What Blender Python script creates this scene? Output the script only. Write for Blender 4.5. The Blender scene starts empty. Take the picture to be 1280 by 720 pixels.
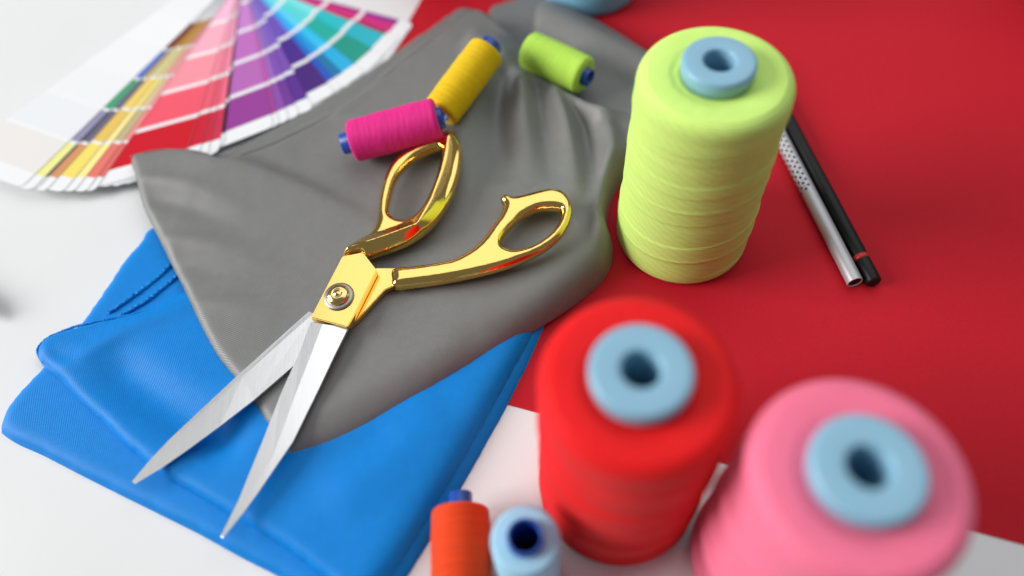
import bpy, bmesh, math, random
import numpy as np
from mathutils import Vector, Matrix
random.seed(7); rng = np.random.RandomState(7)
S = 0.01                      # everything below is laid out in centimetres on the table top (x right, y away, z up)
scene = bpy.context.scene
COL = scene.collection

# ------------------------------------------------------------------ camera, light, exposure
cam_d = bpy.data.cameras.new('camera'); cam = bpy.data.objects.new('camera', cam_d); COL.objects.link(cam)
cam_d.sensor_width = 36.0; cam_d.lens = 26.764; cam_d.clip_start = 0.01; cam_d.clip_end = 50
cam_d.dof.use_dof = True; cam_d.dof.focus_distance = 0.342; cam_d.dof.aperture_fstop = 2.45
cam_d.dof.aperture_blades = 0
_R = Vector((0.99564335, -0.07863627, -0.05010648)); _U = Vector((0.09324335, 0.83967037, 0.5350321))
_F = _R.cross(_U)
cam.matrix_world = Matrix(((_R.x, _U.x, _F.x, 0), (_R.y, _U.y, _F.y, 0), (_R.z, _U.z, _F.z, 0.30549), (0, 0, 0, 1)))
scene.camera = cam
scene.view_settings.view_transform = 'Standard'; scene.view_settings.look = 'None'
scene.view_settings.exposure = 0.12; scene.view_settings.gamma = 1.0
scene.view_settings.use_curve_mapping = False

world = bpy.data.worlds.new('World'); scene.world = world; world.use_nodes = True
bg = world.node_tree.nodes['Background']
bg.inputs[0].default_value = (0.93, 0.97, 1.0, 1); bg.inputs[1].default_value = 0.17

def area(name, loc, aim, sx, sy, power, col):
    d = bpy.data.lights.new(name, 'AREA'); d.shape = 'RECTANGLE'; d.size = sx; d.size_y = sy
    d.energy = power; d.color = col
    o = bpy.data.objects.new(name, d); COL.objects.link(o); o.location = loc
    o.rotation_euler = (Vector(aim) - Vector(loc)).to_track_quat('-Z', 'Y').to_euler()
    return o
area('window_light', (-2.85, 0.25, 1.35), (0.0, 0.2, 0), 1.7, 1.4, 116.0, (1.0, 0.985, 0.96))
area('ceiling_light', (0.42, 1.05, 1.45), (0.35, 0.8, 0), 2.2, 1.9, 17.0, (0.97, 0.985, 1.0))

# ------------------------------------------------------------------ materials
def mat(name, color, rough=0.5, metal=0.0, spec=0.5, sheen=0.0, sss=0.0, coat=0.0):
    m = bpy.data.materials.new(name); m.use_nodes = True
    b = m.node_tree.nodes['Principled BSDF']
    b.inputs['Base Color'].default_value = (*color, 1); b.inputs['Roughness'].default_value = rough
    b.inputs['Metallic'].default_value = metal; b.inputs['Specular IOR Level'].default_value = spec
    b.inputs['Sheen Weight'].default_value = sheen
    b.inputs['Coat Weight'].default_value = coat; b.inputs['Coat Roughness'].default_value = 0.12
    if sss:
        b.inputs['Subsurface Weight'].default_value = sss
        b.inputs['Subsurface Radius'].default_value = (0.004, 0.004, 0.004)
        b.inputs['Subsurface Scale'].default_value = 1.0
    return m
def nodes(m): return m.node_tree.nodes, m.node_tree.links, m.node_tree.nodes['Principled BSDF']
def N(m, t, **kw):
    n = m.node_tree.nodes.new(t)
    for k, v in kw.items():
        if k in n.inputs: n.inputs[k].default_value = v
        else: setattr(n, k, v)
    return n
def coords(m, scale=(1, 1, 1), rot=(0, 0, 0)):
    tc = N(m, 'ShaderNodeTexCoord'); mp = N(m, 'ShaderNodeMapping')
    mp.inputs['Scale'].default_value = scale; mp.inputs['Rotation'].default_value = rot
    m.node_tree.links.new(tc.outputs['Object'], mp.inputs['Vector'])
    return mp.outputs['Vector']
def vary(m, color, amount, scale, vec=None, detail=4):
    """base colour wanders a little round its own value (dye, dust)"""
    nd, L, b = nodes(m)
    vec = vec or coords(m)
    nz = N(m, 'ShaderNodeTexNoise', Scale=scale, Detail=detail)
    L.new(vec, nz.inputs['Vector'])
    mx = N(m, 'ShaderNodeMix', data_type='RGBA')
    lo = [max(0, c * (1 - amount)) for c in color]; hi = [min(1, c * (1 + amount)) for c in color]
    mx.inputs['A'].default_value = (*lo, 1); mx.inputs['B'].default_value = (*hi, 1)
    L.new(nz.outputs['Fac'], mx.inputs['Factor']); L.new(mx.outputs['Result'], b.inputs['Base Color'])
    return mx
def bump(m, height, strength, dist, prev=None):
    nd, L, b = nodes(m)
    bp = N(m, 'ShaderNodeBump'); bp.inputs['Strength'].default_value = strength; bp.inputs['Distance'].default_value = dist
    L.new(height, bp.inputs['Height'])
    if prev: L.new(prev.outputs['Normal'], bp.inputs['Normal'])
    L.new(bp.outputs['Normal'], b.inputs['Normal'])
    return bp

def fabric_mat(name, color, rough, sheen, twist, sp=0.15):
    m = mat(name, color, rough, spec=sp, sheen=sheen)
    b = m.node_tree.nodes['Principled BSDF']; b.inputs['Sheen Roughness'].default_value = 0.45
    vary(m, color, 0.10, 260)
    L = m.node_tree.links
    v = coords(m, rot=(0, 0, twist))
    w1 = N(m, 'ShaderNodeTexWave', bands_direction='X'); w1.inputs['Scale'].default_value = 420; w1.inputs['Distortion'].default_value = 0.6
    w2 = N(m, 'ShaderNodeTexWave', bands_direction='Y'); w2.inputs['Scale'].default_value = 370; w2.inputs['Distortion'].default_value = 0.6
    L.new(v, w1.inputs['Vector']); L.new(v, w2.inputs['Vector'])
    mul = N(m, 'ShaderNodeMath', operation='MULTIPLY'); L.new(w1.outputs['Fac'], mul.inputs[0]); L.new(w2.outputs['Fac'], mul.inputs[1])
    b1 = bump(m, mul.outputs[0], 0.42, 0.00025)
    nz = N(m, 'ShaderNodeTexNoise', Scale=55.0, Detail=3.0); L.new(v, nz.inputs['Vector'])
    bump(m, nz.outputs['Fac'], 0.10, 0.0010, b1)
    return m

def thread_mat(name, color, fine, sheen=0.35, sss=0.0):
    m = mat(name, color, 0.62, spec=0.18, sheen=sheen * 0.2, sss=sss)
    L = m.node_tree.links; b = m.node_tree.nodes['Principled BSDF']
    v = coords(m)
    st = coords(m, scale=(25, 25, fine * 2.2), rot=(0.05, 0.03, 0))
    mx = vary(m, color, 0.20, 1.0, st, 4)
    w = N(m, 'ShaderNodeTexWave', bands_direction='Z'); w.inputs['Scale'].default_value = fine; w.inputs['Distortion'].default_value = 0.7
    w.inputs['Detail'].default_value = 2.0; w.inputs['Detail Scale'].default_value = 0.4
    L.new(v, w.inputs['Vector'])
    b1 = bump(m, w.outputs['Fac'], 0.8, 0.00026)
    v2 = coords(m, rot=(0.16, 0.05, 0.0))
    w2 = N(m, 'ShaderNodeTexWave', bands_direction='Z'); w2.inputs['Scale'].default_value = fine * 0.8; w2.inputs['Distortion'].default_value = 0.8
    L.new(v2, w2.inputs['Vector'])
    b2 = bump(m, w2.outputs['Fac'], 0.25, 0.00015, b1)
    nz = N(m, 'ShaderNodeTexNoise', Scale=1400.0, Detail=3.0); L.new(v, nz.inputs['Vector'])
    bump(m, nz.outputs['Fac'], 0.22, 0.0002, b2)
    return m

M = {}
M['table'] = mat('white_table', (0.79, 0.795, 0.80), 0.32, spec=0.45)
vary(M['table'], (0.77, 0.775, 0.78), 0.03, 14)
_nz = N(M['table'], 'ShaderNodeTexNoise', Scale=240.0, Detail=3.0); bump(M['table'], _nz.outputs['Fac'], 0.06, 0.0004)
M['paper'] = mat('red_paper', (0.52, 0.008, 0.020), 0.7, spec=0.2)
vary(M['paper'], (0.52, 0.008, 0.020), 0.09, 700, detail=8)
_nz = N(M['paper'], 'ShaderNodeTexNoise', Scale=900.0, Detail=4.0); bump(M['paper'], _nz.outputs['Fac'], 0.35, 0.0003)
M['grey_fabric'] = fabric_mat('grey_fabric', (0.168, 0.168, 0.165), 0.44, 0.06, 0.5, 0.65)
M['blue_fabric'] = fabric_mat('blue_fabric', (0.0, 0.215, 0.66), 0.44, 0.0, -0.35, 0.18)
M['gold'] = mat('polished_gold', (0.88, 0.58, 0.17), 0.07, metal=1.0)
_nz = N(M['gold'], 'ShaderNodeTexNoise', Scale=160.0, Detail=2.0); bump(M['gold'], _nz.outputs['Fac'], 0.04, 0.0005)
_n2 = N(M['gold'], 'ShaderNodeTexNoise', Scale=420.0, Detail=6.0); _mr = N(M['gold'], 'ShaderNodeMapRange'); _mr.inputs['From Min'].default_value = 0.35; _mr.inputs['From Max'].default_value = 0.75; _mr.inputs['To Min'].default_value = 0.05; _mr.inputs['To Max'].default_value = 0.17
M['gold'].node_tree.links.new(_n2.outputs['Fac'], _mr.inputs['Value']); M['gold'].node_tree.links.new(_mr.outputs['Result'], M['gold'].node_tree.nodes['Principled BSDF'].inputs['Roughness'])
M['steel'] = mat('brushed_steel', (0.80, 0.80, 0.80), 0.30, metal=1.0)
_v = coords(M['steel'], scale=(2600, 60, 60), rot=(0, 0, math.radians(-55))); _nz = N(M['steel'], 'ShaderNodeTexNoise', Scale=1.0, Detail=3.0)
M['steel'].node_tree.links.new(_v, _nz.inputs['Vector']); bump(M['steel'], _nz.outputs['Fac'], 0.16, 0.0002); vary(M['steel'], (0.78, 0.78, 0.78), 0.06, 1.0, _v, 3)
M['washer'] = mat('knurled_steel', (0.42, 0.39, 0.36), 0.45, metal=1.0)
M['brass'] = mat('brass_screw', (0.78, 0.58, 0.24), 0.18, metal=1.0)
M['core'] = mat('blue_plastic', (0.23, 0.45, 0.60), 0.36, spec=0.5)
M['navy'] = mat('navy_plastic', (0.012, 0.07, 0.36), 0.33)
M['black'] = mat('black_lacquer', (0.006, 0.006, 0.007), 0.45, spec=0.25)
M['silver'] = mat('silver_lacquer', (0.50, 0.50, 0.53), 0.42, metal=0.3)
M['red_band'] = mat('red_lacquer', (0.45, 0.025, 0.02), 0.4)
M['card_white'] = mat('white_card', (0.84, 0.85, 0.87), 0.4, spec=0.4)
M['rivet'] = mat('steel_rivet', (0.6, 0.6, 0.6), 0.3, metal=1.0)
_chips = {}
def chip(c):
    k = tuple(round(v) for v in c)
    if k not in _chips:
        lin = [((v / 255 + 0.055) / 1.055) ** 2.4 if v > 10 else v / 255 / 12.92 for v in k]
        _chips[k] = mat('printed_colour', lin, 0.3, spec=0.35)
    return _chips[k]

# ------------------------------------------------------------------ object helpers
def link(name, mesh, parent=None):
    o = bpy.data.objects.new(name, mesh); COL.objects.link(o)
    if parent: o.parent = parent
    return o
def obj(name, verts, faces, m, parent=None, smooth=True, origin=(0, 0, 0)):
    """a mesh object from centimetre coordinates; the origin moves with the thing"""
    org = np.array(origin, float)
    me = bpy.data.meshes.new(name)
    v = (np.asarray(verts, float) - org) * S
    me.from_pydata(v.tolist(), [], [tuple(int(i) for i in f) for f in faces]); me.update()
    if m: me.materials.append(m)
    if smooth:
        for p in me.polygons: p.use_smooth = True
    o = link(name, me, parent)
    if not parent: o.location = tuple(org * S)
    return o
def thing(name, label, cat, loc, group=None):
    o = bpy.data.objects.new(name, None); COL.objects.link(o); o.location = [c * S for c in loc]
    o.empty_display_size = 0.01
    return tag(o, label, cat, group)
def tag(o, label, cat, group=None):
    o['label'] = label; o['category'] = cat
    if group: o['group'] = group
    return o
def structure(o): o['kind'] = 'structure'; return o

def lathe(profile, seg=64, close=False, rfun=None):
    """profile: (r, z) list -> verts, faces about the z axis"""
    V, F = [], []
    n = len(profile)
    for i, (r, z) in enumerate(profile):
        for k in range(seg):
            a = 2 * math.pi * k / seg
            rr = r + (rfun(r, z, a) if rfun else 0)
            V.append((rr * math.cos(a), rr * math.sin(a), z))
    for i in range(n - 1 if not close else n):
        j = (i + 1) % n
        for k in range(seg):
            k2 = (k + 1) % seg
            F.append((i * seg + k, i * seg + k2, j * seg + k2, j * seg + k))
    return V, F
def arc(cx, cz, r, a0, a1, n):
    return [(cx + r * math.cos(math.radians(a0 + (a1 - a0) * i / n)), cz + r * math.sin(math.radians(a0 + (a1 - a0) * i / n))) for i in range(n + 1)]
def catmull(pts, step=0.25, closed=True):
    P = np.array(pts, float); n = len(P); out = []
    for i in range(n if closed else n - 1):
        p0, p1, p2, p3 = (P[(i - 1) % n], P[i], P[(i + 1) % n], P[(i + 2) % n]) if closed else (P[max(i - 1, 0)], P[i], P[i + 1], P[min(i + 2, n - 1)])
        k = max(1, int(np.linalg.norm(p2[:2] - p1[:2]) / step))
        for t in np.arange(k) / k:
            out.append(0.5 * ((2 * p1) + (-p0 + p2) * t + (2 * p0 - 5 * p1 + 4 * p2 - p3) * t * t + (-p0 + 3 * p1 - 3 * p2 + p3) * t ** 3))
    if not closed: out.append(P[-1])
    return np.array(out)
def seg_dist(Q, A, B):
    """distance of points Q to segments A-B -> (dist, index, t)"""
    best = np.full(len(Q), 1e9); bi = np.zeros(len(Q), int); bt = np.zeros(len(Q))
    for i in range(len(A)):
        d = B[i] - A[i]; L2 = d @ d + 1e-12
        t = np.clip(((Q - A[i]) @ d) / L2, 0, 1)
        dd = np.hypot(*(Q - A[i] - t[:, None] * d).T)
        m = dd < best
        best[m] = dd[m]; bi[m] = i; bt[m] = t[m]
    return best, bi, bt
def inside(Q, P):
    x, y = Q.T; r = np.zeros(len(Q), bool); n = len(P)
    for i in range(n):
        x1, y1 = P[i]; x2, y2 = P[(i + 1) % n]
        c = ((y1 > y) != (y2 > y))
        with np.errstate(divide='ignore', invalid='ignore'):
            xi = (x2 - x1) * (y - y1) / (y2 - y1) + x1
        r ^= c & (x < xi)
    return r
def wander(Q, seed, scale):
    """smooth wandering noise, about -1..1"""
    r = np.random.RandomState(seed); out = np.zeros(len(Q))
    for k in range(7):
        a = r.uniform(0, 6.283); f = scale * r.uniform(0.5, 1.9)
        out += np.sin((Q[:, 0] * math.cos(a) + Q[:, 1] * math.sin(a)) * f + r.uniform(0, 6.283)) / 7 * 1.6
    return out
def ridge(Q, line, amp, w, sharp=False):
    """a fold running along a line; fades towards both ends; sharp on its crest if asked"""
    L = catmull(line, 0.4, closed=False)
    d, i, t = seg_dist(Q, L[:-1], L[1:])
    s = (i + t) / (len(L) - 1)
    fade = np.clip(np.minimum(s, 1 - s) / 0.22, 0, 1); fade = fade * fade * (3 - 2 * fade)
    p = np.exp(-d / w) if sharp else np.exp(-(d / w) ** 2)
    return amp * p * (0.08 + 0.92 * fade)

def fold(Q, line, amp, w0, w1):
    """a drape fold: narrow and steep at its start, widening and dying out"""
    L = catmull(line, 0.3, closed=False)
    d, i, t = seg_dist(Q, L[:-1], L[1:])
    s = (i + t) / (len(L) - 1)
    a = np.clip(s / 0.12, 0, 1) * np.clip((1 - s) / 0.6, 0, 1) ** 0.8
    w = w0 + (w1 - w0) * s
    return amp * a / (1 + (d / w) ** 2) ** 1.5

def sheet(name, edge, ztop, m, parent=None, res=0.16, origin=(0, 0, 0), smooth_it=6, fray=0.0, seed=1):
    """draped cloth: edge = (x, y, z of the hem, radius of the rolled edge); ztop(Q) = height inside"""
    E = catmull(edge, 0.2)
    if fray:
        r = np.random.RandomState(seed); E[:, :2] += r.normal(0, fray, (len(E), 2))
    P = E[:, :2]
    x0, y0 = P.min(0) - res; x1, y1 = P.max(0) + res
    nx, ny = int((x1 - x0) / res) + 2, int((y1 - y0) / res) + 2
    gx, gy = np.meshgrid(x0 + np.arange(nx) * res, y0 + np.arange(ny) * res)
    Q = np.stack([gx.ravel(), gy.ravel()], 1)
    ins = inside(Q, P).reshape(ny, nx)
    cell = ins[:-1, :-1] | ins[1:, :-1] | ins[:-1, 1:] | ins[1:, 1:]
    used = np.zeros((ny, nx), bool)
    used[:-1, :-1] |= cell; used[1:, :-1] |= cell; used[:-1, 1:] |= cell; used[1:, 1:] |= cell
    used = used.ravel(); insf = ins.ravel()
    idx = np.full(nx * ny, -1); idx[used] = np.arange(used.sum())
    q = Q[used].copy(); qi = insf[used]
    d, si, st = seg_dist(q, P, np.roll(P, -1, 0))
    nxt = np.roll(E, -1, 0)
    par = E[si] + st[:, None] * (nxt[si] - E[si])
    q[~qi] = par[~qi, :2]; d[~qi] = 0
    zt = ztop(q)
    u = np.clip(d / np.maximum(par[:, 3], 0.02), 0, 1)
    prof = np.sqrt(np.clip(1 - (1 - u) ** 2, 0, 1))
    z = par[:, 2] + (zt - par[:, 2]) * prof
    G = np.full(nx * ny, np.nan); G[used] = z
    bnd = np.zeros(nx * ny, bool); bnd[np.where(used)[0][~qi]] = True
    G = G.reshape(ny, nx); bnd = bnd.reshape(ny, nx)
    for _ in range(smooth_it):
        pad = np.pad(G, 1, constant_values=np.nan)
        st_ = np.stack([pad[:-2, 1:-1], pad[2:, 1:-1], pad[1:-1, :-2], pad[1:-1, 2:]])
        with np.errstate(all='ignore'):
            av = np.nanmean(st_, 0)
        G = np.where(np.isnan(G) | bnd, G, 0.5 * G + 0.5 * av)
    z = G.ravel()[used]
    V = np.column_stack([q, z])
    F = []
    ys, xs = np.where(cell)
    I = idx.reshape(ny, nx)
    for a, b in zip(ys, xs): F.append((I[a, b], I[a, b + 1], I[a + 1, b + 1], I[a + 1, b]))
    o = obj(name, V, F, m, parent, origin=origin)
    bm = bmesh.new(); bm.from_mesh(o.data)
    bmesh.ops.remove_doubles(bm, verts=bm.verts, dist=0.00008)
    bm.to_mesh(o.data); bm.free()
    for p in o.data.polygons: p.use_smooth = True
    return o
def tube(path, rad, n=8, cap=True):
    """swept round section along a 3D path; rad number or list"""
    P = np.array(path, float); V, F = [], []
    T = np.gradient(P, axis=0); T /= np.linalg.norm(T, axis=1)[:, None] + 1e-9
    ref = np.array([0, 0, 1.0]) if abs(T[0][2]) < 0.9 else np.array([1.0, 0, 0])
    for i in range(len(P)):
        a = np.cross(T[i], ref); a /= np.linalg.norm(a) + 1e-9; b = np.cross(T[i], a)
        r = rad[i] if hasattr(rad, '__len__') else rad
        for k in range(n):
            t = 2 * math.pi * k / n; V.append(tuple(P[i] + r * (math.cos(t) * a + math.sin(t) * b)))
    for i in range(len(P) - 1):
        for k in range(n): F.append((i * n + k, i * n + (k + 1) % n, (i + 1) * n + (k + 1) % n, (i + 1) * n + k))
    if cap:
        F.append(tuple(range(n))[::-1]); F.append(tuple((len(P) - 1) * n + k for k in range(n)))
    return V, F

# ------------------------------------------------------------------ table and paper
def slab(x0, y0, x1, y1, z0, z1):
    V = [(x, y, z) for z in (z0, z1) for x, y in ((x0, y0), (x1, y0), (x1, y1), (x0, y1))]
    return V, [(3, 2, 1, 0), (4, 5, 6, 7), (0, 1, 5, 4), (1, 2, 6, 5), (2, 3, 7, 6), (3, 0, 4, 7)]
structure(obj('table_surface', *slab(-75, -35, 75, 85, -2.5, 0), M['table'], smooth=False))
k = np.array([-13.3, 18.6]); u = np.array([0.927, -0.374]); w = np.array([0.374, 0.927])
pc = [k, k + u * 48, k + u * 48 + w * 34, k + w * 34]
V = [(p[0], p[1], z) for z in (0.004, 0.03) for p in pc]
o = obj('red_paper', V, [(3, 2, 1, 0), (4, 5, 6, 7), (0, 1, 5, 4), (1, 2, 6, 5), (2, 3, 7, 6), (3, 0, 4, 7)], M['paper'], smooth=False)
tag(o, 'large sheet of red paper lying flat on the white table', 'paper')
PZ = 0.032

# ------------------------------------------------------------------ big thread cones
def cone(x, y, z, label, tm, seed, R=3.05, rc=1.40, rot=0.0, core_m=None, kind='thread_cone', amp=1.0, ribs=0.0):
    t = thing(kind, label, 'thread spool', (x, y, z), 'large cones of sewing thread')
    t.rotation_euler = (0, 0, rot)
    r = np.random.RandomState(seed)
    H = 10.28
    prof = [(0.85, 0.02), (R - 0.36, 0.0)] + arc(R - 0.30, 0.36, 0.36, -90, -5, 7)
    prof = [(a, b) for a, b in prof]
    n = 190
    for i in range(n + 1):
        s = i / n; z_ = 0.75 + (9.58 - 0.75) * s
        prof.append((R + 0.07 - 0.10 * s, z_))
    prof += arc(R - 0.62, 9.62, 0.58, 4, 80, 16)
    prof += [(R - 0.9, H - 0.09), (1.9, H - 0.10), (1.55, H - 0.16), (1.30, H - 0.22), (0.85, H - 0.22)]
    NB = 11; zs = np.linspace(0.5, 9.2, NB) + r.uniform(-0.45, 0.45, NB); tl = r.uniform(0.12, 0.42, NB); ph = r.uniform(-1.0, 1.0, NB) - 0.8; am = r.uniform(0.025, 0.055, NB) * amp; sg = r.choice([-1, 1], NB); ln = r.uniform(0.4, 1.3, NB); lift = r.choice([-0.8, 1.0], NB)
    wa = r.uniform(0, 6.28, 4)
    def rf(rr, zz, a):
        if zz < 0.3 or zz > 9.7 or rr < R - 0.6: return 0.0
        q = 0.0
        for k in range(NB):
            d = zz - (zs[k] + tl[k] * math.cos(a - ph[k]) + 0.05 * math.sin(3 * a + wa[0]))
            if 0 <= d * sg[k] < ln[k]: q += am[k] * (1 - d * sg[k] / ln[k]) * min(1, d * sg[k] / 0.09) * lift[k]
        q += 0.004 * math.sin(zz * 4.0 + 2 * math.sin(a + wa[1]) + wa[2]) + ribs * (abs(math.sin(zz * 1.7 + 0.8 * math.sin(a + wa[1]) + wa[3])) - 1.0 + 0.2 * math.sin(zz * 5.3 + wa[0]))
        f = min(1, (zz - 0.3) / 0.5, (9.7 - zz) / 0.5)
        return q * f
    V, F = lathe(prof, 128, rfun=rf)
    obj('thread', V, F, tm, t)
    c = [(0.58, 0.0), (0.80, 0.0), (0.80, 9.0), (0.80, H - 0.2), (rc - 0.05, H - 0.2)]
    c += arc(rc - 0.10, 10.36, 0.10, -40, 0, 3) + arc(rc - 0.16, 10.66, 0.16, 0, 90, 7) + arc(0.58 + 0.12, 10.70, 0.12, 90, 180, 6) + [(0.58, 10.3), (0.58, 8.0), (0.58, 4.0)]
    V, F = lathe(c, 72, close=True)
    obj('core', V, F, core_m or M['core'], t)
    return t
T_yg = thread_mat('yellow_green_thread', (0.63, 1.0, 0.21), 400, 0.2)
T_red = thread_mat('red_thread', (0.80, 0.008, 0.010), 400, 0.15)
T_pink = thread_mat('pink_thread', (0.98, 0.18, 0.30), 400, 0.3)
T_sky = thread_mat('sky_blue_thread', (0.22, 0.50, 0.72), 400, 0.2)
T_maroon = thread_mat('dark_red_thread', (0.35, 0.006, 0.010), 400, 0.1)
T_beige = thread_mat('beige_thread', (0.30, 0.24, 0.17), 400, 0.1)
cone(8.484, 21.71, PZ, 'tall yellow green thread cone standing between grey fabric and pencils', T_yg, 3, rot=0.3)
cone(3.462, 9.438, PZ, 'bright red thread cone with its pale blue core, on the edge of the red paper', T_red, 5, rc=1.52, rot=1.1, amp=1.2, ribs=0.17)
cone(8.868, 6.03, PZ, 'pink thread cone, nearest to the camera, beside the red cone', T_pink, 8, rc=1.52, rot=2.0, amp=1.2, ribs=0.24)
cone(6.6, 41.3, PZ, 'sky blue thread cone standing behind the grey fabric, cut by the top edge', T_sky, 11, R=3.0)

# ------------------------------------------------------------------ small spools
def small_spool(a, b, R, label, tm, seed, e0=0.33, e1=0.33, rcore=0.47):
    a = np.array(a, float); b = np.array(b, float); L = np.linalg.norm(b - a); d = (b - a) / L
    t = thing('thread_spool', label, 'thread spool', a, 'small spools of sewing thread')
    t.rotation_mode = 'QUATERNION'; t.rotation_quaternion = Vector(d).to_track_quat('Z', 'Y')
    r = np.random.RandomState(seed)
    prof = [(rcore - 0.04, 0.0)] + arc(R - 0.22, 0.2, 0.2, -88, 0, 7)
    n = 90
    for i in range(1, n): prof.append((R - 0.02 + 0.02 * math.sin(math.pi * i / n), 0.2 + (L - 0.4) * i / n))
    prof += arc(R - 0.22, L - 0.2, 0.2, 0, 88, 7) + [(rcore - 0.04, L - 0.015)]
    w = r.uniform(0, 6.28, 6)
    def rf(rr, zz, a_):
        if rr < R - 0.2: return 0.0
        q = 0.003 * math.sin(zz * 9 + 2.2 * math.cos(a_ + w[0]) + w[1]) + 0.0025 * math.sin(zz * 17 - 3 * math.cos(a_ + w[2]) + w[3]) + 0.006 * math.sin(zz * 4 + w[4])
        return q * min(1, zz / 0.4, (L - zz) / 0.4)
    V, F = lathe(prof, 72, rfun=rf)
    obj('thread', V, F, tm, t)
    hi = rcore - 0.11
    c = [(hi, -e0 + 0.03), (hi + 0.03, -e0), (rcore - 0.03, -e0), (rcore, -e0 + 0.04), (rcore, L + e1 - 0.04), (rcore - 0.03, L + e1), (hi + 0.03, L + e1), (hi, L + e1 - 0.03), (hi, L * 0.5)]
    V, F = lathe(c, 40, close=True)
    obj('core', V, F, M['navy'], t)
    return t
T_mag = thread_mat('magenta_thread', (0.88, 0.022, 0.27), 520, 0.25)
T_yel = thread_mat('yellow_thread', (0.97, 0.58, 0.004), 520, 0.2)
T_lime = thread_mat('lime_thread', (0.55, 1.0, 0.12), 520, 0.2)
T_or = thread_mat('orange_thread', (0.86, 0.065, 0.010), 520, 0.2)
T_lb = thread_mat('pale_blue_thread', (0.36, 0.66, 0.90), 520, 0.35)
small_spool((-7.26, 27.15, 2.85), (-2.84, 27.58, 3.45), 1.06, 'magenta thread spool lying across the upper gold scissor loop', T_mag, 1, 0.5, 0.25, rcore=0.54)
small_spool((-2.85, 28.82, 2.55), (-0.13, 32.09, 3.55), 1.0, 'yellow thread spool lying on grey fabric behind the magenta spool', T_yel, 2, 0.0, 0.5, rcore=0.58)
small_spool((2.15, 33.50, 2.15), (4.92, 31.02, 2.15), 1.06, 'lime green thread spool lying in a hollow of the grey fabric', T_lime, 4, 0.2, 0.34)
small_spool((-2.87, 5.92, 1.16), (-2.79, 8.84, 1.16), 1.14, 'orange thread spool lying on the white table beside the blue fabric', T_or, 6, 0.3, 0.62)
small_spool((-0.33, 6.55, 0.34), (-0.33, 6.55, 4.75), 1.2, 'pale blue thread spool standing upright beside the orange spool', T_lb, 9, rcore=0.62)

# ------------------------------------------------------------------ blue fabric
def zs_of(Q, k=0.0):
    """height of the scissors above the table along their length"""
    s = (Q[:, 0] + 14.0) * 0.576 + (Q[:, 1] - 9.8) * 0.817
    return 1.2 + 0.075 * np.maximum(s, 0) + k
blue = thing('blue_fabric', 'bright blue fabric folded into a pad under the grey fabric', 'fabric', (-10, 15, 0))
bo = (-10, 15, 0)
lower_edge = [(-23.03, 14.59, 0.00, 0.30), (-22.88, 15.68, 0.00, 0.30), (-22.28, 16.80, 0.00, 0.30), (-21.60, 17.75, 0.00, 0.30), (-20.82, 19.15, 0.00, 0.30), (-20.05, 20.84, 0.00, 0.30), (-19.29, 22.87, 0.00, 0.30), (-18.55, 24.26, 0.00, 0.30), (-18.01, 25.17, 0.00, 0.30), (-15.24, 25.42, 0.00, 0.30), (-7.34, 23.97, 0.00, 0.30), (-1.38, 21.79, 0.00, 0.50), (1.95, 19.77, 0.00, 0.60), (1.72, 18.01, 0.00, 0.90), (1.34, 17.24, 0.00, 1.10), (0.40, 15.37, 0.00, 1.20), (-0.63, 13.54, 0.00, 1.20), (-1.59, 11.99, 0.00, 1.20), (-2.51, 10.52, 0.00, 1.20), (-3.37, 9.22, 0.00, 1.20), (-4.20, 7.97, 0.00, 1.20), (-5.15, 6.62, 0.00, 1.20), (-5.96, 5.43, 0.00, 1.10), (-6.79, 4.84, 0.00, 0.80), (-8.34, 5.95, 0.00, 0.28), (-9.95, 7.11, 0.00, 0.28), (-11.61, 8.04, 0.00, 0.28), (-13.33, 9.06, 0.00, 0.28), (-15.10, 10.03, 0.00, 0.28), (-16.93, 11.02, 0.00, 0.28), (-18.83, 12.06, 0.00, 0.25), (-20.80, 13.16, 0.00, 0.35), (-22.20, 13.88, 0.00, 0.30)]
sheet('lower_layer', lower_edge, lambda Q: 0.42 + 0.03 * wander(Q, 2, 0.7), M['blue_fabric'], blue, origin=bo, res=0.18)
upper_edge = [(-22.06, 18.19, 0.36, 0.20), (-21.71, 17.41, 0.30, 0.30), (-20.70, 16.54, 0.30, 0.35), (-19.85, 15.70, 0.36, 0.24), (-18.75, 14.71, 0.36, 0.26), (-17.23, 13.28, 0.36, 0.28), (-15.63, 11.92, 0.36, 0.28), (-14.13, 10.90, 0.36, 0.28), (-12.34, 9.75, 0.36, 0.28), (-10.63, 8.70, 0.36, 0.28), (-8.97, 7.52, 0.36, 0.28), (-7.68, 6.44, 0.36, 0.28), (-6.90, 5.74, 0.36, 0.40), (-5.86, 6.45, 0.30, 1.00), (-4.63, 8.12, 0.30, 1.20), (-3.37, 10.04, 0.30, 1.20), (-1.96, 12.23, 0.30, 1.20), (-0.49, 14.68, 0.30, 1.20), (0.86, 17.12, 0.30, 1.00), (0.70, 18.51, 0.30, 0.80), (-1.44, 20.18, 0.36, 0.40), (-9.15, 21.51, 0.36, 0.28), (-15.27, 20.81, 0.30, 0.30), (-17.03, 19.88, 0.38, 0.20), (-18.48, 19.55, 0.38, 0.20), (-19.94, 19.32, 0.38, 0.20), (-21.19, 19.02, 0.38, 0.20), (-21.76, 18.74, 0.38, 0.20)]
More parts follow.
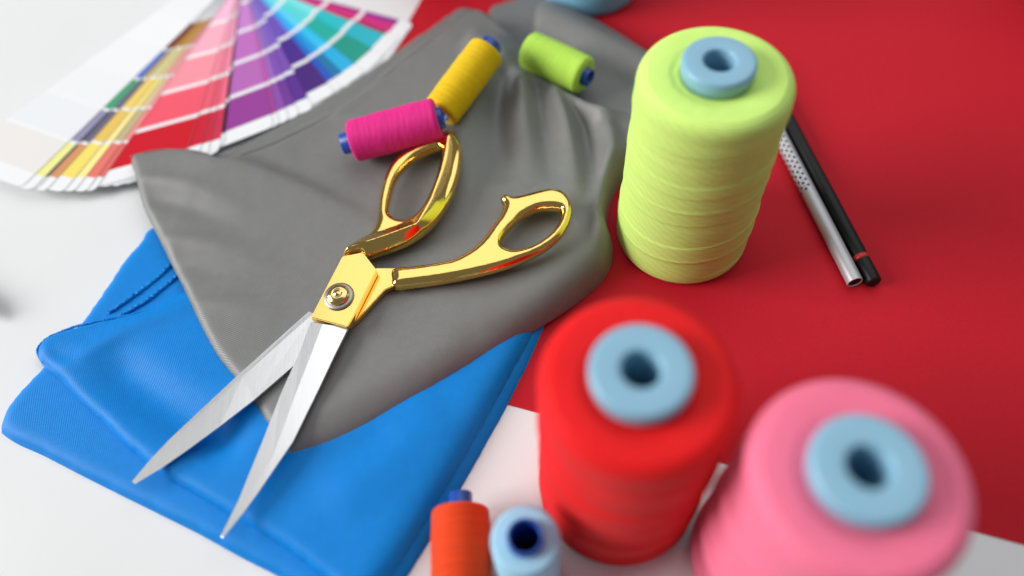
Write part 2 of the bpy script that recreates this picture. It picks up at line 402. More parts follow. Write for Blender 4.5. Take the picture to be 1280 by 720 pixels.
def blue_top(Q):
    z = 0.85 + 0.03 * wander(Q, 5, 0.8) + 0.012 * wander(Q, 31, 2.4)
    z = z + ridge(Q, [(-20.93, 16.60), (-19.44, 17.65), (-17.81, 18.65), (-16.07, 19.32), (-14.29, 20.00)], 0.13, 0.35)
    z = z + ridge(Q, [(-15.04, 11.07), (-14.65, 11.91), (-13.83, 12.95), (-12.94, 13.88)], 0.16, 0.38)
    z = z - ridge(Q, [(-19.07, 17.61), (-16.90, 15.79), (-15.27, 14.48), (-13.73, 13.41), (-11.53, 11.95)], 0.40, 1.0)
    z = z - ridge(Q, [(-21.32, 17.85), (-20.31, 17.46), (-19.58, 17.46)], 0.10, 0.3)
    z = z + ridge(Q, [(-8.39, 9.34), (-6.83, 10.49), (-5.21, 11.68), (-3.16, 13.63)], 0.16, 1.2)
    z = z - ridge(Q, [(-10.63, 9.55), (-9.11, 10.70), (-7.18, 11.36), (-5.21, 12.74)], 0.08, 0.8)
    return z
sheet('upper_layer', upper_edge, blue_top, M['blue_fabric'], blue, origin=bo, res=0.15)
# overlocked raw hems: bumpy stitched cords
def hem(name, line, z, rad, m, parent, origin, pitch=0.16, seed=0):
    L = catmull(line, 0.04, closed=False); r = np.random.RandomState(seed)
    n = len(L); s = np.arange(n) * 0.04
    rr = rad * (1 + 0.13 * np.sin(s * 2 * math.pi / pitch) + 0.10 * r.normal(size=n))
    zz = (np.interp(np.linspace(0, 1, n), np.linspace(0, 1, len(z)), z) if hasattr(z, '__len__') else np.full(n, z)) + 0.02 * np.sin(s * 2.1)
    jit = r.normal(0, rad * 0.12, (n, 2))
    V, F = tube(np.column_stack([L + jit, zz]), rr, 7)
    return obj(name, V, F, m, parent, origin=origin)
hem('stitched_seam', [(-19.14, 19.90), (-18.12, 20.73), (-16.97, 21.89), (-16.26, 22.86)], 0.43, 0.11, M['blue_fabric'], blue, bo, 0.3, seed=1)
hem('stitched_seam', [(-18.49, 19.70), (-17.54, 20.31), (-16.65, 21.16), (-15.69, 22.22)], 0.44, 0.11, M['blue_fabric'], blue, bo, 0.26, seed=2)
hem('frayed_hem', [(-21.63, 17.50), (-22.02, 18.15), (-21.72, 18.71), (-21.15, 18.99), (-20.46, 19.22), (-19.54, 19.34), (-18.08, 19.57), (-16.92, 19.84)], [0.5, 0.56, 0.6, 0.62, 0.62, 0.6, 0.6], 0.06, M['blue_fabric'], blue, bo, 0.11, seed=3)

# ------------------------------------------------------------------ grey fabric
grey = thing('grey_fabric', 'grey satin fabric draped over the blue fabric, under the gold scissors', 'fabric', (-5, 22, 0))
go = (-5, 22, 0)
main_edge = [(-19.52, 29.17, 0.90, 0.12), (-19.05, 27.74, 0.88, 0.12), (-18.24, 25.60, 0.86, 0.14), (-17.29, 23.87, 0.86, 0.14), (-16.43, 22.27, 0.86, 0.14), (-15.52, 20.64, 0.86, 0.14), (-14.47, 18.64, 0.86, 0.14), (-13.52, 17.00, 0.86, 0.16), (-12.82, 16.05, 0.86, 0.20), (-12.17, 15.25, 0.84, 0.25), (-11.51, 14.31, 0.82, 0.30), (-10.86, 13.33, 0.80, 0.35), (-10.34, 12.39, 0.78, 0.40), (-9.86, 11.79, 0.74, 0.45), (-9.40, 11.81, 0.70, 0.80), (-8.16, 12.10, 0.70, 1.50), (-6.85, 12.68, 0.70, 1.70), (-5.17, 13.52, 0.70, 1.80), (-3.45, 14.39, 0.65, 1.80), (-1.67, 15.36, 0.55, 1.80), (0.17, 16.44, 0.40, 1.80), (2.08, 17.61, 0.20, 1.70), (3.48, 18.62, 0.05, 1.50), (4.56, 19.65, 0.05, 1.20)]
main_edge += [(5.05, 20.9, 0.05, 1.0), (4.95, 22.4, 0.05, 0.9), (5.5, 24.2, 0.05, 0.9), (6.6, 25.5, 0.1, 0.7), (8.2, 26.3, 0.1, 0.7), (9.3, 27.6, 0.4, 0.7)]
main_edge += [(7.67, 29.24, 0.50, 0.50), (6.37, 29.12, 0.60, 0.45), (5.06, 29.53, 0.60, 0.50), (4.26, 31.10, 0.60, 0.60), (3.36, 32.94, 0.60, 0.60), (2.19, 34.76, 0.60, 0.60), (1.17, 36.44, 0.60, 0.50), (-0.09, 38.06, 0.70, 0.30), (-0.85, 38.24, 0.90, 0.15), (-2.53, 36.53, 1.00, 0.12), (-5.15, 34.03, 1.00, 0.12), (-7.40, 31.83, 1.00, 0.12), (-9.56, 30.23, 1.00, 0.12), (-11.62, 29.09, 1.00, 0.12), (-13.09, 28.48, 0.95, 0.15), (-14.13, 27.99, 0.95, 0.15), (-15.78, 28.92, 1.00, 0.12), (-17.33, 29.29, 1.02, 0.12), (-18.40, 29.31, 1.00, 0.12)]
def grey_top(Q):
    s = (Q[:, 0] + 14.0) * 0.576 + (Q[:, 1] - 9.8) * 0.817
    z = np.clip(1.32 + 0.045 * (s - 10.8), 0.9, 1.72)
    z = z + 0.03 * wander(Q, 9, 0.6) + 0.008 * wander(Q, 33, 2.6)
    z = z + ridge(Q, [(-1.61, 35.27), (-0.50, 34.84), (0.73, 34.26), (1.66, 33.60)], 0.55, 1.0)
    z = z + fold(Q, [(-0.02, 34.07), (-0.71, 31.34), (-1.94, 27.96), (-2.69, 24.30)], 0.42, 0.45, 1.3)
    z = z - fold(Q, [(0.82, 33.30), (0.32, 31.21), (0.03, 28.27), (0.09, 24.47)], 0.75, 0.5, 1.2)
    z = z + fold(Q, [(1.55, 32.42), (1.44, 30.14), (1.33, 26.98), (1.21, 23.82)], 0.55, 0.35, 1.0)
    z = z - fold(Q, [(2.27, 31.69), (2.43, 29.71), (2.47, 26.84), (2.43, 24.19)], 0.48, 0.28, 0.7)
    z = z + fold(Q, [(3.01, 31.22), (3.45, 28.99), (3.61, 26.15), (3.47, 23.05)], 0.66, 0.30, 0.8)
    z = z - fold(Q, [(3.99, 29.99), (4.45, 28.28), (4.50, 25.50), (4.24, 22.47)], 0.52, 0.3, 0.7)
    z = z + ridge(Q, [(1.13, 32.74), (2.07, 32.35), (3.11, 31.39), (4.16, 30.02), (5.25, 28.58), (6.98, 27.95)], 0.62, 0.40)
    z = z + ridge(Q, [(4.82, 28.81), (5.64, 27.27), (5.37, 24.60), (4.67, 21.69), (4.29, 20.10)], 0.62, 0.5)
    z = z - ridge(Q, [(1.36, 35.65), (2.28, 33.16), (3.64, 31.38), (4.93, 29.68)], 0.75, 0.9)
    # the flap's long crease: drops away at once on its far side, slowly on its near side
    C = catmull([(-14.48, 27.96), (-12.09, 26.63), (-9.53, 25.06), (-7.06, 23.16), (-5.11, 21.87)], 0.3, closed=False)
    d, ii, tt = seg_dist(Q, C[:-1], C[1:])
    dirv = C[1:][ii] - C[:-1][ii]; rel = Q - C[:-1][ii]
    far = (dirv[:, 0] * rel[:, 1] - dirv[:, 1] * rel[:, 0]) > 0
    sC = (ii + tt) / (len(C) - 1)
    z = z + 0.62 * (1 - sC) ** 0.7 * np.where(far, np.exp(-(d / 0.6) ** 2), np.exp(-(d / 2.8) ** 1.4))
    z = z + fold(Q, [(-18.72, 27.54), (-16.99, 26.95), (-14.99, 26.02), (-12.35, 24.16)], 0.13, 0.3, 0.7)
    z = z - fold(Q, [(-18.00, 25.85), (-16.31, 25.29), (-14.14, 24.12), (-11.82, 22.86)], 0.13, 0.3, 0.8)
    z = z + fold(Q, [(-17.02, 23.47), (-15.39, 23.18), (-13.32, 22.32), (-10.87, 20.87)], 0.13, 0.3, 0.9)
    z = z - fold(Q, [(-16.26, 21.71), (-14.96, 21.52), (-13.13, 20.67)], 0.10, 0.3, 0.7)
    z = z + fold(Q, [(-15.01, 19.55), (-13.73, 19.49), (-12.19, 19.02), (-10.66, 18.43)], 0.11, 0.3, 0.8)
    z = z + ridge(Q, [(-4.34, 20.32), (-2.21, 17.90), (-0.10, 17.25), (2.15, 18.27), (3.82, 19.85)], 0.10, 1.0)
    z = z + ridge(Q, [(-9.82, 12.54), (-7.87, 13.60), (-5.16, 14.82), (-1.61, 16.42)], 0.22, 1.3)
    z = z - ridge(Q, [(-8.12, 30.70), (-9.31, 28.80), (-10.93, 27.88)], 0.10, 0.8)
    z = z + ridge(Q, [(-5.96, 33.64), (-7.67, 31.34), (-8.90, 30.00)], 0.12, 0.5)
    return z
sheet('folded_sheet', main_edge, grey_top, M['grey_fabric'], grey, origin=go, res=0.11, fray=0.004, smooth_it=8)
under_edge = [(-1.45, 40.25, 0.10, 0.15), (-3.06, 38.96, 0.10, 0.15), (-4.53, 37.70, 0.10, 0.15), (-6.66, 35.74, 0.10, 0.15), (-8.92, 33.83, 0.10, 0.15), (-10.66, 32.45, 0.10, 0.15), (-12.79, 31.18, 0.10, 0.15), (-14.42, 30.01, 0.10, 0.15), (-15.68, 28.94, 0.30, 0.15), (-13.59, 26.53, 0.30, 0.30), (-8.69, 28.70, 0.30, 0.30), (-2.54, 32.78, 0.30, 0.30), (1.82, 30.94, 0.20, 0.30), (4.51, 31.21, 0.20, 0.30), (5.67, 35.00, 0.20, 0.30), (5.19, 38.67, 0.20, 0.20), (4.20, 40.75, 0.10, 0.20), (0.68, 40.25, 0.10, 0.20), (-0.13, 39.14, 0.10, 0.20)]
sheet('under_layer', under_edge, lambda Q: 0.36 + 0.03 * wander(Q, 13, 0.8), M['grey_fabric'], grey, origin=go, res=0.16, fray=0.03, seed=4)
mid_edge = [(-1.22, 39.62, 0.55, 0.10), (-2.73, 38.05, 0.55, 0.10), (-4.86, 36.20, 0.55, 0.10), (-7.68, 33.03, 0.55, 0.10), (-9.94, 31.44, 0.55, 0.10), (-12.14, 30.21, 0.55, 0.10), (-13.89, 29.44, 0.55, 0.10), (-14.38, 28.19, 0.50, 0.30), (-11.86, 26.23, 0.40, 0.30), (-7.80, 28.50, 0.40, 0.30), (-2.53, 32.67, 0.40, 0.30), (0.38, 35.61, 0.40, 0.30), (-0.21, 38.43, 0.50, 0.15)]
sheet('under_layer', mid_edge, lambda Q: 0.66 + 0.04 * wander(Q, 23, 0.8), M['grey_fabric'], grey, origin=go, res=0.16, fray=0.02, seed=8)
strip_edge = [(2.63, 37.72, 0.05, 0.40), (2.98, 38.94, 0.05, 0.40), (4.09, 39.77, 0.05, 0.60), (6.09, 38.11, 0.05, 0.70), (7.73, 36.27, 0.05, 0.70), (9.14, 34.39, 0.05, 0.70), (10.52, 32.53, 0.05, 0.70), (9.97, 29.76, 0.05, 0.60), (7.55, 28.29, 0.05, 0.50), (5.04, 28.61, 0.05, 0.50), (3.18, 31.27, 0.05, 0.50), (2.13, 34.34, 0.05, 0.40)]
sheet('folded_strip', strip_edge, lambda Q: 0.70 + 0.04 * wander(Q, 17, 0.6) + ridge(Q, [(1.66, 39.75), (3.87, 37.63), (6.14, 35.17), (8.82, 32.13), (10.34, 29.80)], 0.85, 1.25), M['grey_fabric'], grey, origin=go, res=0.16)
hem('frayed_hem', [(-19.66, 29.36), (-18.53, 29.54), (-17.45, 29.52), (-15.89, 29.15), (-14.33, 28.30)], [1.0, 1.12, 1.12, 1.1, 1.0], 0.035, M['grey_fabric'], grey, go, 0.13, seed=5)
hem('frayed_hem', [(-14.33, 28.37), (-13.27, 28.86), (-11.78, 29.49), (-9.69, 30.64), (-7.50, 32.27), (-5.22, 34.49), (-2.56, 37.03), (-0.86, 38.76)], 1.0, 0.04, M['grey_fabric'], grey, go, 0.13, seed=6)

# ------------------------------------------------------------------ scissors
sc = thing('scissors', 'open tailor scissors with gold handles and steel blades on the folded fabrics', 'scissors', (-7.8, 18.6, 2.0))
so = (-7.8, 18.6, 2.0)
def zz(x, y, k): return float(zs_of(np.array([[x, y]]), k)[0])
def relief(name, outline, holes, ztop, zbot, m, parent, voxel=0.03, smooth=8, prof_r=0.35, top_round=0.3, fin=None, step=0.08):
    """a solid from its outline (with holes), domed across its width, welded and smoothed"""
    P = catmull(outline, step); HS = [catmull(h, step) for h in holes]
    A = [P] + HS; a0 = np.vstack(A); b0 = np.vstack([np.roll(q, -1, 0) for q in A])
    res = 0.06
    x0, y0 = P.min(0) - res; x1, y1 = P.max(0) + res
    nx, ny = int((x1 - x0) / res) + 2, int((y1 - y0) / res) + 2
    gx, gy = np.meshgrid(x0 + np.arange(nx) * res, y0 + np.arange(ny) * res)
    Q = np.stack([gx.ravel(), gy.ravel()], 1)
    ins = inside(Q, P)
    for h in HS: ins &= ~inside(Q, h)
    ins = ins.reshape(ny, nx)
    cell = ins[:-1, :-1] | ins[1:, :-1] | ins[:-1, 1:] | ins[1:, 1:]
    used = np.zeros((ny, nx), bool)
    used[:-1, :-1] |= cell; used[1:, :-1] |= cell; used[:-1, 1:] |= cell; used[1:, 1:] |= cell
    uf = used.ravel(); idx = np.full(nx * ny, -1); idx[uf] = np.arange(uf.sum())
    q = Q[uf].copy(); qi = ins.ravel()[uf]
    d, si, st = seg_dist(q, a0, b0)
    near = a0[si] + st[:, None] * (b0[si] - a0[si])
    q[~qi] = near[~qi]; d[~qi] = 0
    pr = np.sqrt(np.clip(1 - (1 - np.clip(d / prof_r, 0, 1)) ** 2, 0, 1))
    zt, zb = ztop(q), zbot(q)
    mid = zb + 0.5 * (zt - zb); half = 0.5 * (zt - zb)
    up = mid + half * (1 - top_round + top_round * pr); dn = mid - half * (1 - top_round + top_round * pr)
    if fin is not None: up = up + fin(q) * pr
    n = len(q)
    V = np.vstack([np.column_stack([q, up]), np.column_stack([q, dn])])
    F = []; I = idx.reshape(ny, nx); cnt = {}
    for a, b in zip(*np.where(cell)):
        f = (I[a, b], I[a, b + 1], I[a + 1, b + 1], I[a + 1, b]); F.append(f)
        for i in range(4):
            e = (f[i], f[(i + 1) % 4]); cnt[e] = cnt.get(e, 0) + 1
    F2 = [tuple(i + n for i in f[::-1]) for f in F]
    side = [(e[1], e[0], e[0] + n, e[1] + n) for e in cnt if (e[1], e[0]) not in cnt]
    me = bpy.data.meshes.new('tmp'); me.from_pydata(V.tolist(), [], [tuple(int(i) for i in f) for f in F + F2 + side]); me.update()
    t = bpy.data.objects.new('tmp', me); COL.objects.link(t)
    rm = t.modifiers.new('r', 'REMESH'); rm.mode = 'VOXEL'; rm.voxel_size = voxel; rm.use_smooth_shade = True
    sm = t.modifiers.new('s', 'SMOOTH'); sm.factor = 0.5; sm.iterations = smooth
    dg = bpy.context.evaluated_depsgraph_get()
    ev = bpy.data.meshes.new_from_object(t.evaluated_get(dg))
    bpy.data.objects.remove(t); bpy.data.meshes.remove(me)
    co = np.empty(len(ev.vertices) * 3); ev.vertices.foreach_get('co', co)
    co = ((co.reshape(-1, 3) - np.array(so)) * S).ravel(); ev.vertices.foreach_set('co', co)
    ev.materials.clear(); ev.materials.append(m)
    for p in ev.polygons: p.use_smooth = True
    ev.update()
    return link(name, ev, parent)
def plate(name, outline, ztop, thick, m, parent, bev=0.05, ridge_line=None):
    """flat hard-edged plate with chamfered rims"""
    bm = bmesh.new()
    top = [bm.verts.new(((x - so[0]) * S, (y - so[1]) * S, (ztop(x, y) - so[2]) * S)) for x, y in outline]
    bot = [bm.verts.new(((x - so[0]) * S, (y - so[1]) * S, (ztop(x, y) - thick(x, y) - so[2]) * S)) for x, y in outline]
    n = len(outline)
    if ridge_line:                                   # blade ground to two facets either side of a line
        rl = [bm.verts.new(((x - so[0]) * S, (y - so[1]) * S, (ztop(x, y) + h - so[2]) * S)) for x, y, h in ridge_line]
        bm.faces.new([top[i] for i in range(0, n // 2 + 1)] + rl[::-1])
        bm.faces.new(rl + [top[i] for i in range(n // 2, n)])
    else: bm.faces.new(top)
    bm.faces.new(bot[::-1])
    for i in range(n):
        j = (i + 1) % n
        try: bm.faces.new((top[j], top[i], bot[i], bot[j]))
        except ValueError: pass
    bmesh.ops.recalc_face_normals(bm, faces=bm.faces)
    if bev: bmesh.ops.bevel(bm, geom=[e for e in bm.edges], offset=bev * S, segments=2, affect='EDGES', clamp_overlap=True)
    me = bpy.data.meshes.new(name); bm.to_mesh(me); bm.free(); me.materials.append(m)
    return link(name, me, parent)
def blade(left, mid, right, top, thick, drop_l, drop_r, lift=0.0):
    n = len(left); V, F = [], []
    for i in range(n):
        s_ = 1 - math.dist(left[0], left[i]) / math.dist(left[0], left[-1])
        th = 0.03 + thick * s_
        for (x, y), dz in ((left[i], -drop_l * s_), (mid[i], 0), (right[i], -drop_r * s_)): V.append((x, y, zz(x, y, top + lift * (1 - s_)) + dz))
        for (x, y) in (left[i], right[i]): V.append((x, y, zz(x, y, top + lift * (1 - s_)) - th))
    for i in range(n - 1):
        a, b = 5 * i, 5 * i + 5
        F += [(a, a + 1, b + 1, b), (a + 1, a + 2, b + 2, b + 1), (a + 2, a + 4, b + 4, b + 2), (a + 4, a + 3, b + 3, b + 4), (a + 3, a, b, b + 3)]
    e = 5 * (n - 1)
    F += [(0, 3, 4, 2, 1), (e, e + 1, e + 2, e + 4, e + 3)]
    o = obj('blade', V, F, M['steel'], sc, smooth=False, origin=so)
    bm = bmesh.new(); bm.from_mesh(o.data); bmesh.ops.recalc_face_normals(bm, faces=bm.faces); bm.to_mesh(o.data); bm.free()
    return o
# rear half (underneath): flat inner face showing
bl = [(-9.19, 18.23), (-12.02, 15.58), (-13.89, 13.73), (-14.80, 12.82), (-15.47, 12.04), (-16.08, 11.21)]; br = [(-7.78, 17.29), (-9.77, 15.72), (-11.34, 14.22), (-12.66, 13.20), (-14.07, 12.21), (-14.97, 11.62), (-15.93, 11.10)]
br = [br[0], br[2], br[3], br[4], br[5], br[6]]
blade(bl, [((a[0] * 0.85 + b[0] * 0.15), (a[1] * 0.85 + b[1] * 0.15)) for a, b in zip(bl, br)], br, -0.33, 0.14, 0.015, 0.0, 0.22)
shank_b = [(-6.13, 20.05), (-5.13, 19.91), (-5.14, 19.07), (-5.72, 18.86), (-6.98, 17.48), (-7.34, 17.21), (-7.93, 17.77), (-7.24, 19.56)]
plate('shank', shank_b, lambda x, y: zz(x, y, -0.30), lambda x, y: 0.34, M['gold'], sc, 0.03)
# front half (on top)
al = [(-9.01, 17.53), (-9.40, 16.19), (-10.12, 14.28), (-10.78, 12.17), (-11.53, 9.94), (-11.87, 9.14), (-12.10, 8.62)]; ar = [(-7.31, 17.08), (-7.88, 15.81), (-8.57, 14.17), (-9.48, 12.12), (-10.75, 10.18), (-11.29, 9.42), (-12.00, 8.55)]
am = [(-8.46, 17.34), (-8.84, 16.12), (-9.52, 14.03), (-10.27, 11.54), (-11.29, 9.73), (-11.68, 9.16), (-12.04, 8.62)]
blade(al, am, ar, -0.06, 0.20, 0.03, 0.075, 0.05)
shank_a = [(-8.98, 17.67), (-7.32, 16.98), (-7.08, 17.38), (-6.02, 19.68), (-6.70, 20.76), (-7.63, 20.67)]
plate('shank', shank_a, lambda x, y: zz(x, y, 0.06), lambda x, y: 0.34, M['gold'], sc, 0.04)
# handles
hb_out = [(-5.29, 19.75), (-4.23, 19.77), (-3.20, 19.80), (-2.54, 19.88), (-1.94, 20.14), (-1.45, 20.46), (-1.01, 20.92), (-0.60, 21.48), (-0.27, 21.92), (-0.04, 22.48), (-0.15, 22.88), (-0.04, 23.07), (0.20, 23.11), (0.41, 22.98), (0.71, 22.94), (1.48, 23.06), (1.94, 23.13), (2.40, 23.13), (2.89, 22.82), (3.12, 22.19), (3.00, 21.36), (2.52, 20.55), (1.76, 19.92), (0.85, 19.50), (-0.30, 19.15), (-1.72, 18.93), (-3.13, 18.81), (-4.43, 18.78), (-5.26, 18.81), (-5.36, 19.26)]
hb_hole = [(2.62, 21.77), (2.36, 21.09), (1.82, 20.51), (1.09, 20.10), (0.31, 20.00), (-0.18, 20.24), (-0.30, 20.55), (-0.13, 20.92), (0.28, 21.35), (0.76, 21.75), (1.49, 22.05), (2.13, 22.04), (2.49, 21.94)]
relief('handle', hb_out, [hb_hole], lambda Q: zs_of(Q, 0.12), lambda Q: zs_of(Q, -0.62), M['gold'], sc, prof_r=0.42, top_round=0.75)
ha_out = [(-7.58, 20.72), (-7.44, 21.13), (-6.93, 21.54), (-6.33, 21.86), (-6.06, 22.54), (-5.92, 24.00), (-5.64, 25.12), (-5.16, 26.03), (-4.32, 26.60), (-3.42, 26.97), (-2.85, 27.29), (-2.44, 27.38), (-2.09, 27.17), (-1.85, 26.31), (-1.95, 24.99), (-2.33, 23.66), (-2.83, 22.71), (-3.38, 21.93), (-3.84, 21.50), (-4.49, 21.11), (-5.09, 20.89), (-5.87, 20.69), (-6.57, 20.53), (-6.73, 20.73)]
ha_hole = [(-5.49, 22.92), (-5.39, 23.93), (-5.05, 25.03), (-4.33, 25.85), (-3.48, 26.27), (-3.00, 26.39), (-2.85, 26.17), (-2.96, 25.34), (-3.35, 24.05), (-3.88, 22.96), (-4.43, 22.46), (-5.00, 22.41)]
def fin(Q):   # the crank's long ridge and the raised outer rim of the thumb loop
    L = np.array([(-7.28, 20.80), (-5.72, 21.19), (-4.07, 21.66), (-3.36, 23.00), (-2.84, 24.62), (-2.41, 26.63)])
    d, _i, _t = seg_dist(Q, L[:-1], L[1:])
    return 0.34 * np.clip(1 - d / 0.5, 0, 1)
relief('handle', ha_out, [ha_hole], lambda Q: zs_of(Q, 0.16), lambda Q: zs_of(Q, -0.60), M['gold'], sc, prof_r=0.40, top_round=0.75, fin=fin)
# pivot screw
px, py, _ = (-7.72, 18.54, 2.07)
pz = zz(px, py, 0.06)
tilt = Matrix.Rotation(-math.atan(0.075), 4, Vector((-0.817, 0.576, 0)).normalized())
def pivot(name, prof, m, seg=48, rf=None):
    V, F = lathe(prof, seg, rfun=rf)
    V = [tuple(tilt @ Vector(v) + Vector((px, py, pz))) for v in V]
    return obj(name, V, F, m, sc, origin=so)
pivot('washer', [(0.0, -0.02), (0.66, -0.02), (0.68, 0.0), (0.68, 0.07), (0.60, 0.11), (0.0, 0.12)], M['washer'], 96, lambda r, z, a: 0.012 * math.cos(a * 48) if r > 0.55 else 0)
pivot('screw', [(0.50, 0.08), (0.52, 0.16)] + [(0.52 * math.cos(math.radians(q)), 0.16 + 0.24 * math.sin(math.radians(q))) for q in range(8, 58, 7)] + [(0.22, 0.37), (0.20, 0.35), (0.16, 0.35), (0.14, 0.38), (0.0, 0.40)], M['brass'])

# ------------------------------------------------------------------ pencils on the red paper
def pencil(name, end, start, R, label, m, tip=True):
    a = np.array([end[0], end[1], PZ + R]); b = np.array([start[0], start[1], PZ + R]); L = np.linalg.norm(b - a)
    t = thing(name, label, 'pencil', a)
    t.rotation_mode = 'QUATERNION'; t.rotation_quaternion = Vector((b - a) / L).to_track_quat('Z', 'Y')
    return t, L
e1, e2 = (15.72, 17.77, 0.40), (16.56, 17.63, 0.40)
dv = np.array((15.47, 28.15, 0.40)) - np.array(e2); dv = dv / np.linalg.norm(dv)
t, L = pencil('pencil', e2, np.array(e2) + dv * 16.5, 0.36, 'black pencil with a thin red ring near its end', M['black'])
obj('body', *lathe([(0.0, 0.0), (0.27, 0.0), (0.33, 0.05), (0.36, 0.12), (0.36, 1.26), (0.355, 1.28), (0.355, 1.56), (0.36, 1.58), (0.36, 14.5), (0.06, 16.4), (0.0, 16.5)], 32), M['black'], t)
obj('ring', *lathe([(0.30, 1.28), (0.366, 1.285), (0.366, 1.545), (0.30, 1.55)], 32, close=True), M['red_band'], t)
p2 = np.array(e1) + dv * 0.0
t, L = pencil('pencil', e1, p2 + dv * 15.5, 0.36, 'silver pencil with rows of small black grip dots beside the black pencil', M['silver']); silver = t
obj('body', *lathe([(0.29, 0.06), (0.31, 0.0), (0.355, 0.0), (0.36, 0.02), (0.36, 13.5), (0.06, 15.4), (0.0, 15.5)], 32), M['silver'], t)
obj('end_plug', *lathe([(0.0, 0.03), (0.16, 0.01), (0.30, 0.05), (0.31, 0.3)], 24), M['black'], t)
_up = silver.rotation_quaternion.inverted() @ Vector((-0.75, -0.3, 0.75)); DOT0 = math.atan2(_up.y, _up.x) - math.radians(50)
V, F = [], []
for j in range(20):
    for i in range(4):
        a = DOT0 + math.radians(i * 30); zc = 5.5 + j * 0.37 + (0.185 if i % 2 else 0)
        c = len(V); V.append((0.375 * math.cos(a), 0.375 * math.sin(a), zc))
        for q in range(8):
            th = q * math.pi / 4; aa = a + 0.075 * math.cos(th) / 0.36
            V.append((0.366 * math.cos(aa), 0.366 * math.sin(aa), zc + 0.075 * math.sin(th)))
        for q in range(8): F.append((c, c + 1 + q, c + 1 + (q + 1) % 8))
o = obj('grip_dots', V, F, M['black'], t); o['kind'] = 'stuff'; dots = o; silver_pencil = t

# ------------------------------------------------------------------ colour swatch fan
PV = np.array([-16.0, 45.0])
fan = thing('colour_fan', 'colour swatch fan deck spread open on the white table behind the grey fabric', 'swatch fan', (-16, 45, 0))
fo = np.array([-16.0, 45.0, 0.0])
def card(Rpx, z, skew, chips_, w=5.2, pitch=2.68, margin=1.0, sp=0.30):
    Rp = np.array(Rpx[:2]); d = PV - Rp; Lr = np.linalg.norm(d); d = d / Lr
    Rp = Rp - d * margin; Lr += margin            # the given point is where the print starts
    e = np.array([-d[1], d[0]])                          # towards the card's left side
    c, s_ = math.cos(math.radians(skew)), math.sin(math.radians(skew))
    e = np.array([c * e[0] - s_ * e[1], s_ * e[0] + c * e[1]])
    Lend = Lr + 0.9
    def pt(u, s):                                        # u: 0 right edge .. 1 left edge, s: along the card
        wd = w + (1.9 - w) * min(1, s / Lr)
        sh = 0.45 * min(1, s / Lr)
        p = Rp + d * s - e * sh * 0 + e * (u * wd - sh)
        return p
    V, F, mi, mats = [], [], [], [M['card_white']]
    th = 0.024
    rows = [0.0, margin]; cols = [0]
    s = margin; kk = 0
    while s < Lend - 1.2 and kk < len(chips_):
        e1_ = min(s + pitch - sp, Lend - 0.8)
        rows += [e1_, min(s + pitch, Lend - 0.5)]; cols += [kk + 1, 0]; s += pitch; kk += 1
    if rows[-1] < Lend: rows.append(Lend); cols.append(0)
    for c3 in chips_: mats.append(chip(c3))
    rc = 0.35                                            # rounded outer corners
    def outline_u(s):
        if s >= rc: return 0.0
        return (rc - math.sqrt(max(0, rc * rc - (rc - s) ** 2))) / w
    fine = [0.0, 0.03, 0.09, 0.18, 0.27, 0.35]
    rows2, cols2 = fine + rows[1:], [0] * len(fine) + cols[1:]
    for s in rows2:
        u0 = outline_u(s)
        for zt in (z, z - th):
            for u_ in (u0, 1 - u0): p = pt(u_, s); V.append((p[0], p[1], zt))
    for i in range(len(rows2) - 1):
        a, b = i * 4, (i + 1) * 4
        F += [(a + 1, a, b, b + 1)]; mi.append(cols2[i] if cols2[i] < len(mats) else 0)
        F += [(a + 2, a + 3, b + 3, b + 2), (a, a + 2, b + 2, b), (a + 3, a + 1, b + 1, b + 3)]; mi += [0, 0, 0]
    F += [(0, 1, 3, 2)]; mi.append(0)
    o = obj('card', V, F, None, fan, smooth=False, origin=fo)
    for m_ in mats: o.data.materials.append(m_)
    for p, k_ in zip(o.data.polygons, mi): p.material_index = k_
    return o
W = [(231, 228, 225), (231, 233, 236), (234, 236, 238), (236, 238, 240), (238, 240, 241)]
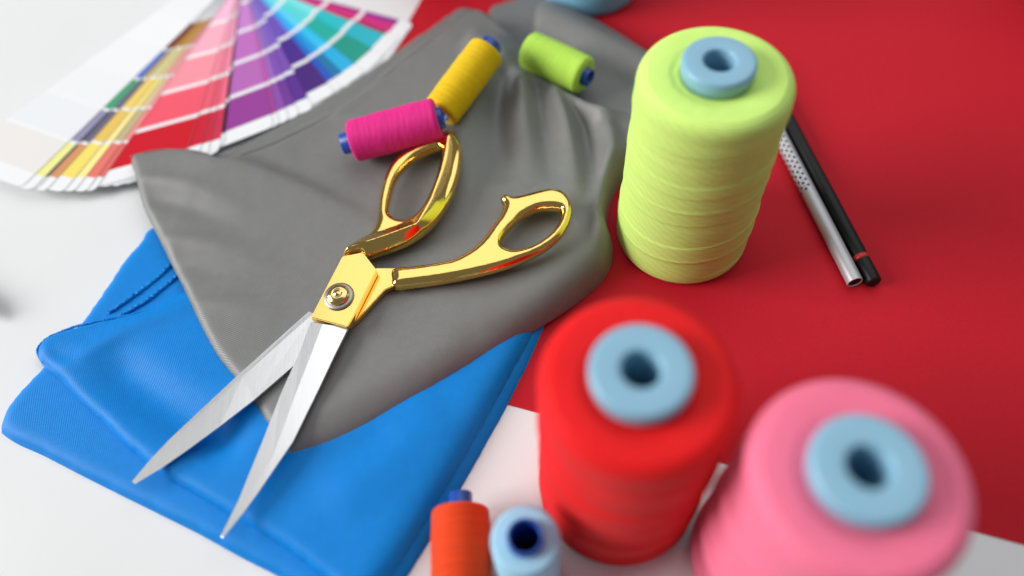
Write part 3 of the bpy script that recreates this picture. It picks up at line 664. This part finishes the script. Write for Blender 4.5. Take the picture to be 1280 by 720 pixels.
cards = [
 ((-24.82, 28.96, 0.80), 0, W),
 ((-24.27, 28.72, 0.77), 0, [(238, 236, 150), (150, 146, 178), (70, 165, 120), (100, 130, 215), (120, 30, 40)]),
 ((-24.11, 28.73, 0.74), 0, [(110, 105, 115), (80, 82, 105), (120, 175, 155), (70, 85, 160), (150, 60, 40)]),
 ((-23.59, 28.61, 0.71), 0, [(215, 150, 105), (110, 105, 130), (110, 112, 130), (200, 180, 130), (170, 110, 50)]),
 ((-22.68, 28.49, 0.68), 0, [(242, 222, 110), (230, 195, 100), (240, 208, 110), (215, 205, 150), (190, 140, 60)]),
 ((-22.14, 28.48, 0.65), 0, [(252, 236, 150), (250, 232, 150), (246, 226, 130), (222, 205, 150), (200, 160, 90)]),
 ((-21.54, 28.44, 0.62), 0, [(232, 122, 110), (195, 180, 140), (222, 200, 150), (235, 160, 150), (220, 140, 110)]),
 ((-21.14, 28.47, 0.59), 0, [(225, 110, 105), (245, 150, 145), (248, 165, 170), (245, 170, 175), (235, 160, 160)]),
 ((-16.89, 30.00, 0.56), 18, [(205, 25, 42), (240, 92, 112), (250, 150, 165), (252, 176, 195), (250, 190, 215)]),
 ((-16.20, 30.30, 0.53), 18, [(205, 32, 55), (235, 95, 115), (245, 140, 160), (248, 165, 190), (245, 180, 205)]),
 ((-15.74, 30.45, 0.50), 18, [(200, 40, 65), (228, 90, 112), (240, 130, 155), (245, 160, 185), (240, 170, 195)]),
 ((-15.21, 30.65, 0.47), 17, [(206, 50, 82), (240, 110, 135), (250, 145, 170), (252, 170, 200), (245, 175, 205)]),
 ((-15.03, 31.07, 0.44), 14, [(60, 5, 45), (62, 8, 48), (75, 15, 60), (100, 30, 80), (120, 50, 100)]),  # dark purple card; the shadow gap beside the reds is painted into its colours
 ((-12.59, 32.20, 0.41), 8, [(150, 62, 150), (182, 105, 182), (190, 110, 190), (200, 130, 205), (205, 150, 210)]),
 ((-12.30, 32.35, 0.38), 6, [(165, 65, 150), (200, 90, 180), (205, 105, 190), (205, 120, 200), (205, 140, 205)]),
 ((-11.83, 32.64, 0.35), 4, [(140, 78, 168), (155, 105, 190), (150, 115, 195), (160, 130, 210), (165, 145, 215)]),
 ((-11.32, 32.95, 0.32), 2, [(112, 55, 150), (130, 80, 180), (140, 105, 195), (150, 125, 210), (160, 140, 215)]),
 ((-10.63, 33.41, 0.29), 0, [(88, 42, 142), (120, 78, 175), (125, 95, 195), (135, 115, 205), (145, 130, 205)]),
 ((-9.55, 34.48, 0.26), 0, [(68, 28, 120), (72, 38, 140), (110, 82, 185), (120, 100, 195), (120, 120, 205)]),
 ((-9.20, 34.87, 0.23), 0, [(35, 85, 190), (28, 110, 205), (75, 150, 240), (90, 165, 235), (120, 185, 235)]),
 ((-8.71, 35.29, 0.21), 0, [(20, 115, 165), (25, 150, 220), (50, 180, 245), (90, 195, 240), (120, 205, 240)]),
 ((-8.03, 35.97, 0.20), 0, [(30, 172, 222), (45, 190, 235), (95, 210, 240), (110, 215, 240), (130, 215, 240)]),
 ((-7.01, 37.20, 0.17), 0, [(8, 150, 132), (22, 172, 160), (88, 215, 215), (125, 225, 230), (140, 225, 230)]),
 ((-6.29, 38.44, 0.14), 0, [(28, 178, 195), (30, 190, 200), (120, 228, 230), (130, 225, 230), (140, 225, 230)]),
 ((-6.12, 38.67, 0.12), 0, [(150, 10, 45), (195, 15, 60), (205, 30, 90), (215, 60, 130), (220, 90, 150)]),
 ((-5.64, 39.30, 0.10), 0, [(205, 18, 120), (205, 35, 120), (205, 50, 130), (215, 60, 130), (220, 90, 150)]),
 ((-5.40, 39.74, 0.08), 0, [(150, 30, 140), (165, 30, 130), (140, 40, 130), (150, 70, 150), (170, 100, 170)]),
]
for c in cards: card(c[0], c[0][2], c[1], c[2], sp=0.20 if c[1] == 0 and c[0][2] > 0.58 else 0.30)
V, F = lathe([(0.0, 0.0), (0.32, 0.0), (0.32, 0.84), (0.42, 0.85), (0.40, 0.93), (0.2, 0.98), (0.0, 0.99)], 28)
obj('rivet', [(v[0] + PV[0] - 0.1, v[1] + PV[1] + 0.2, v[2] + 0.003) for v in V], F, M['rivet'], fan, origin=fo)

# ------------------------------------------------------------------ things cut by the picture's edges
t = thing('marker_pen', 'dark blurred pen end poking in at the left edge of the white table', 'pen', (-26.5, 21.5, 0.55))
t.rotation_euler = (0, math.radians(90), math.radians(-35))
obj('barrel', *lathe([(0.0, -12.0), (0.45, -11.9), (0.5, -11.7), (0.5, 0.4), (0.42, 0.9), (0.3, 1.15), (0.0, 1.2)], 28), M['black'], t)
obj('tip', *lathe([(0.30, 1.1), (0.22, 1.5), (0.1, 1.9), (0.0, 1.95)], 20), mat('dark_brown_plastic', (0.08, 0.04, 0.035), 0.5), t)
cone(-2.1, 44.7, PZ, 'dark red thread cone standing at the top edge of the red paper', T_maroon, 21, R=3.0)
cone(34.6, 38.6, PZ, 'beige thread cone standing in the far right corner of the red paper', T_beige, 23, R=3.0)
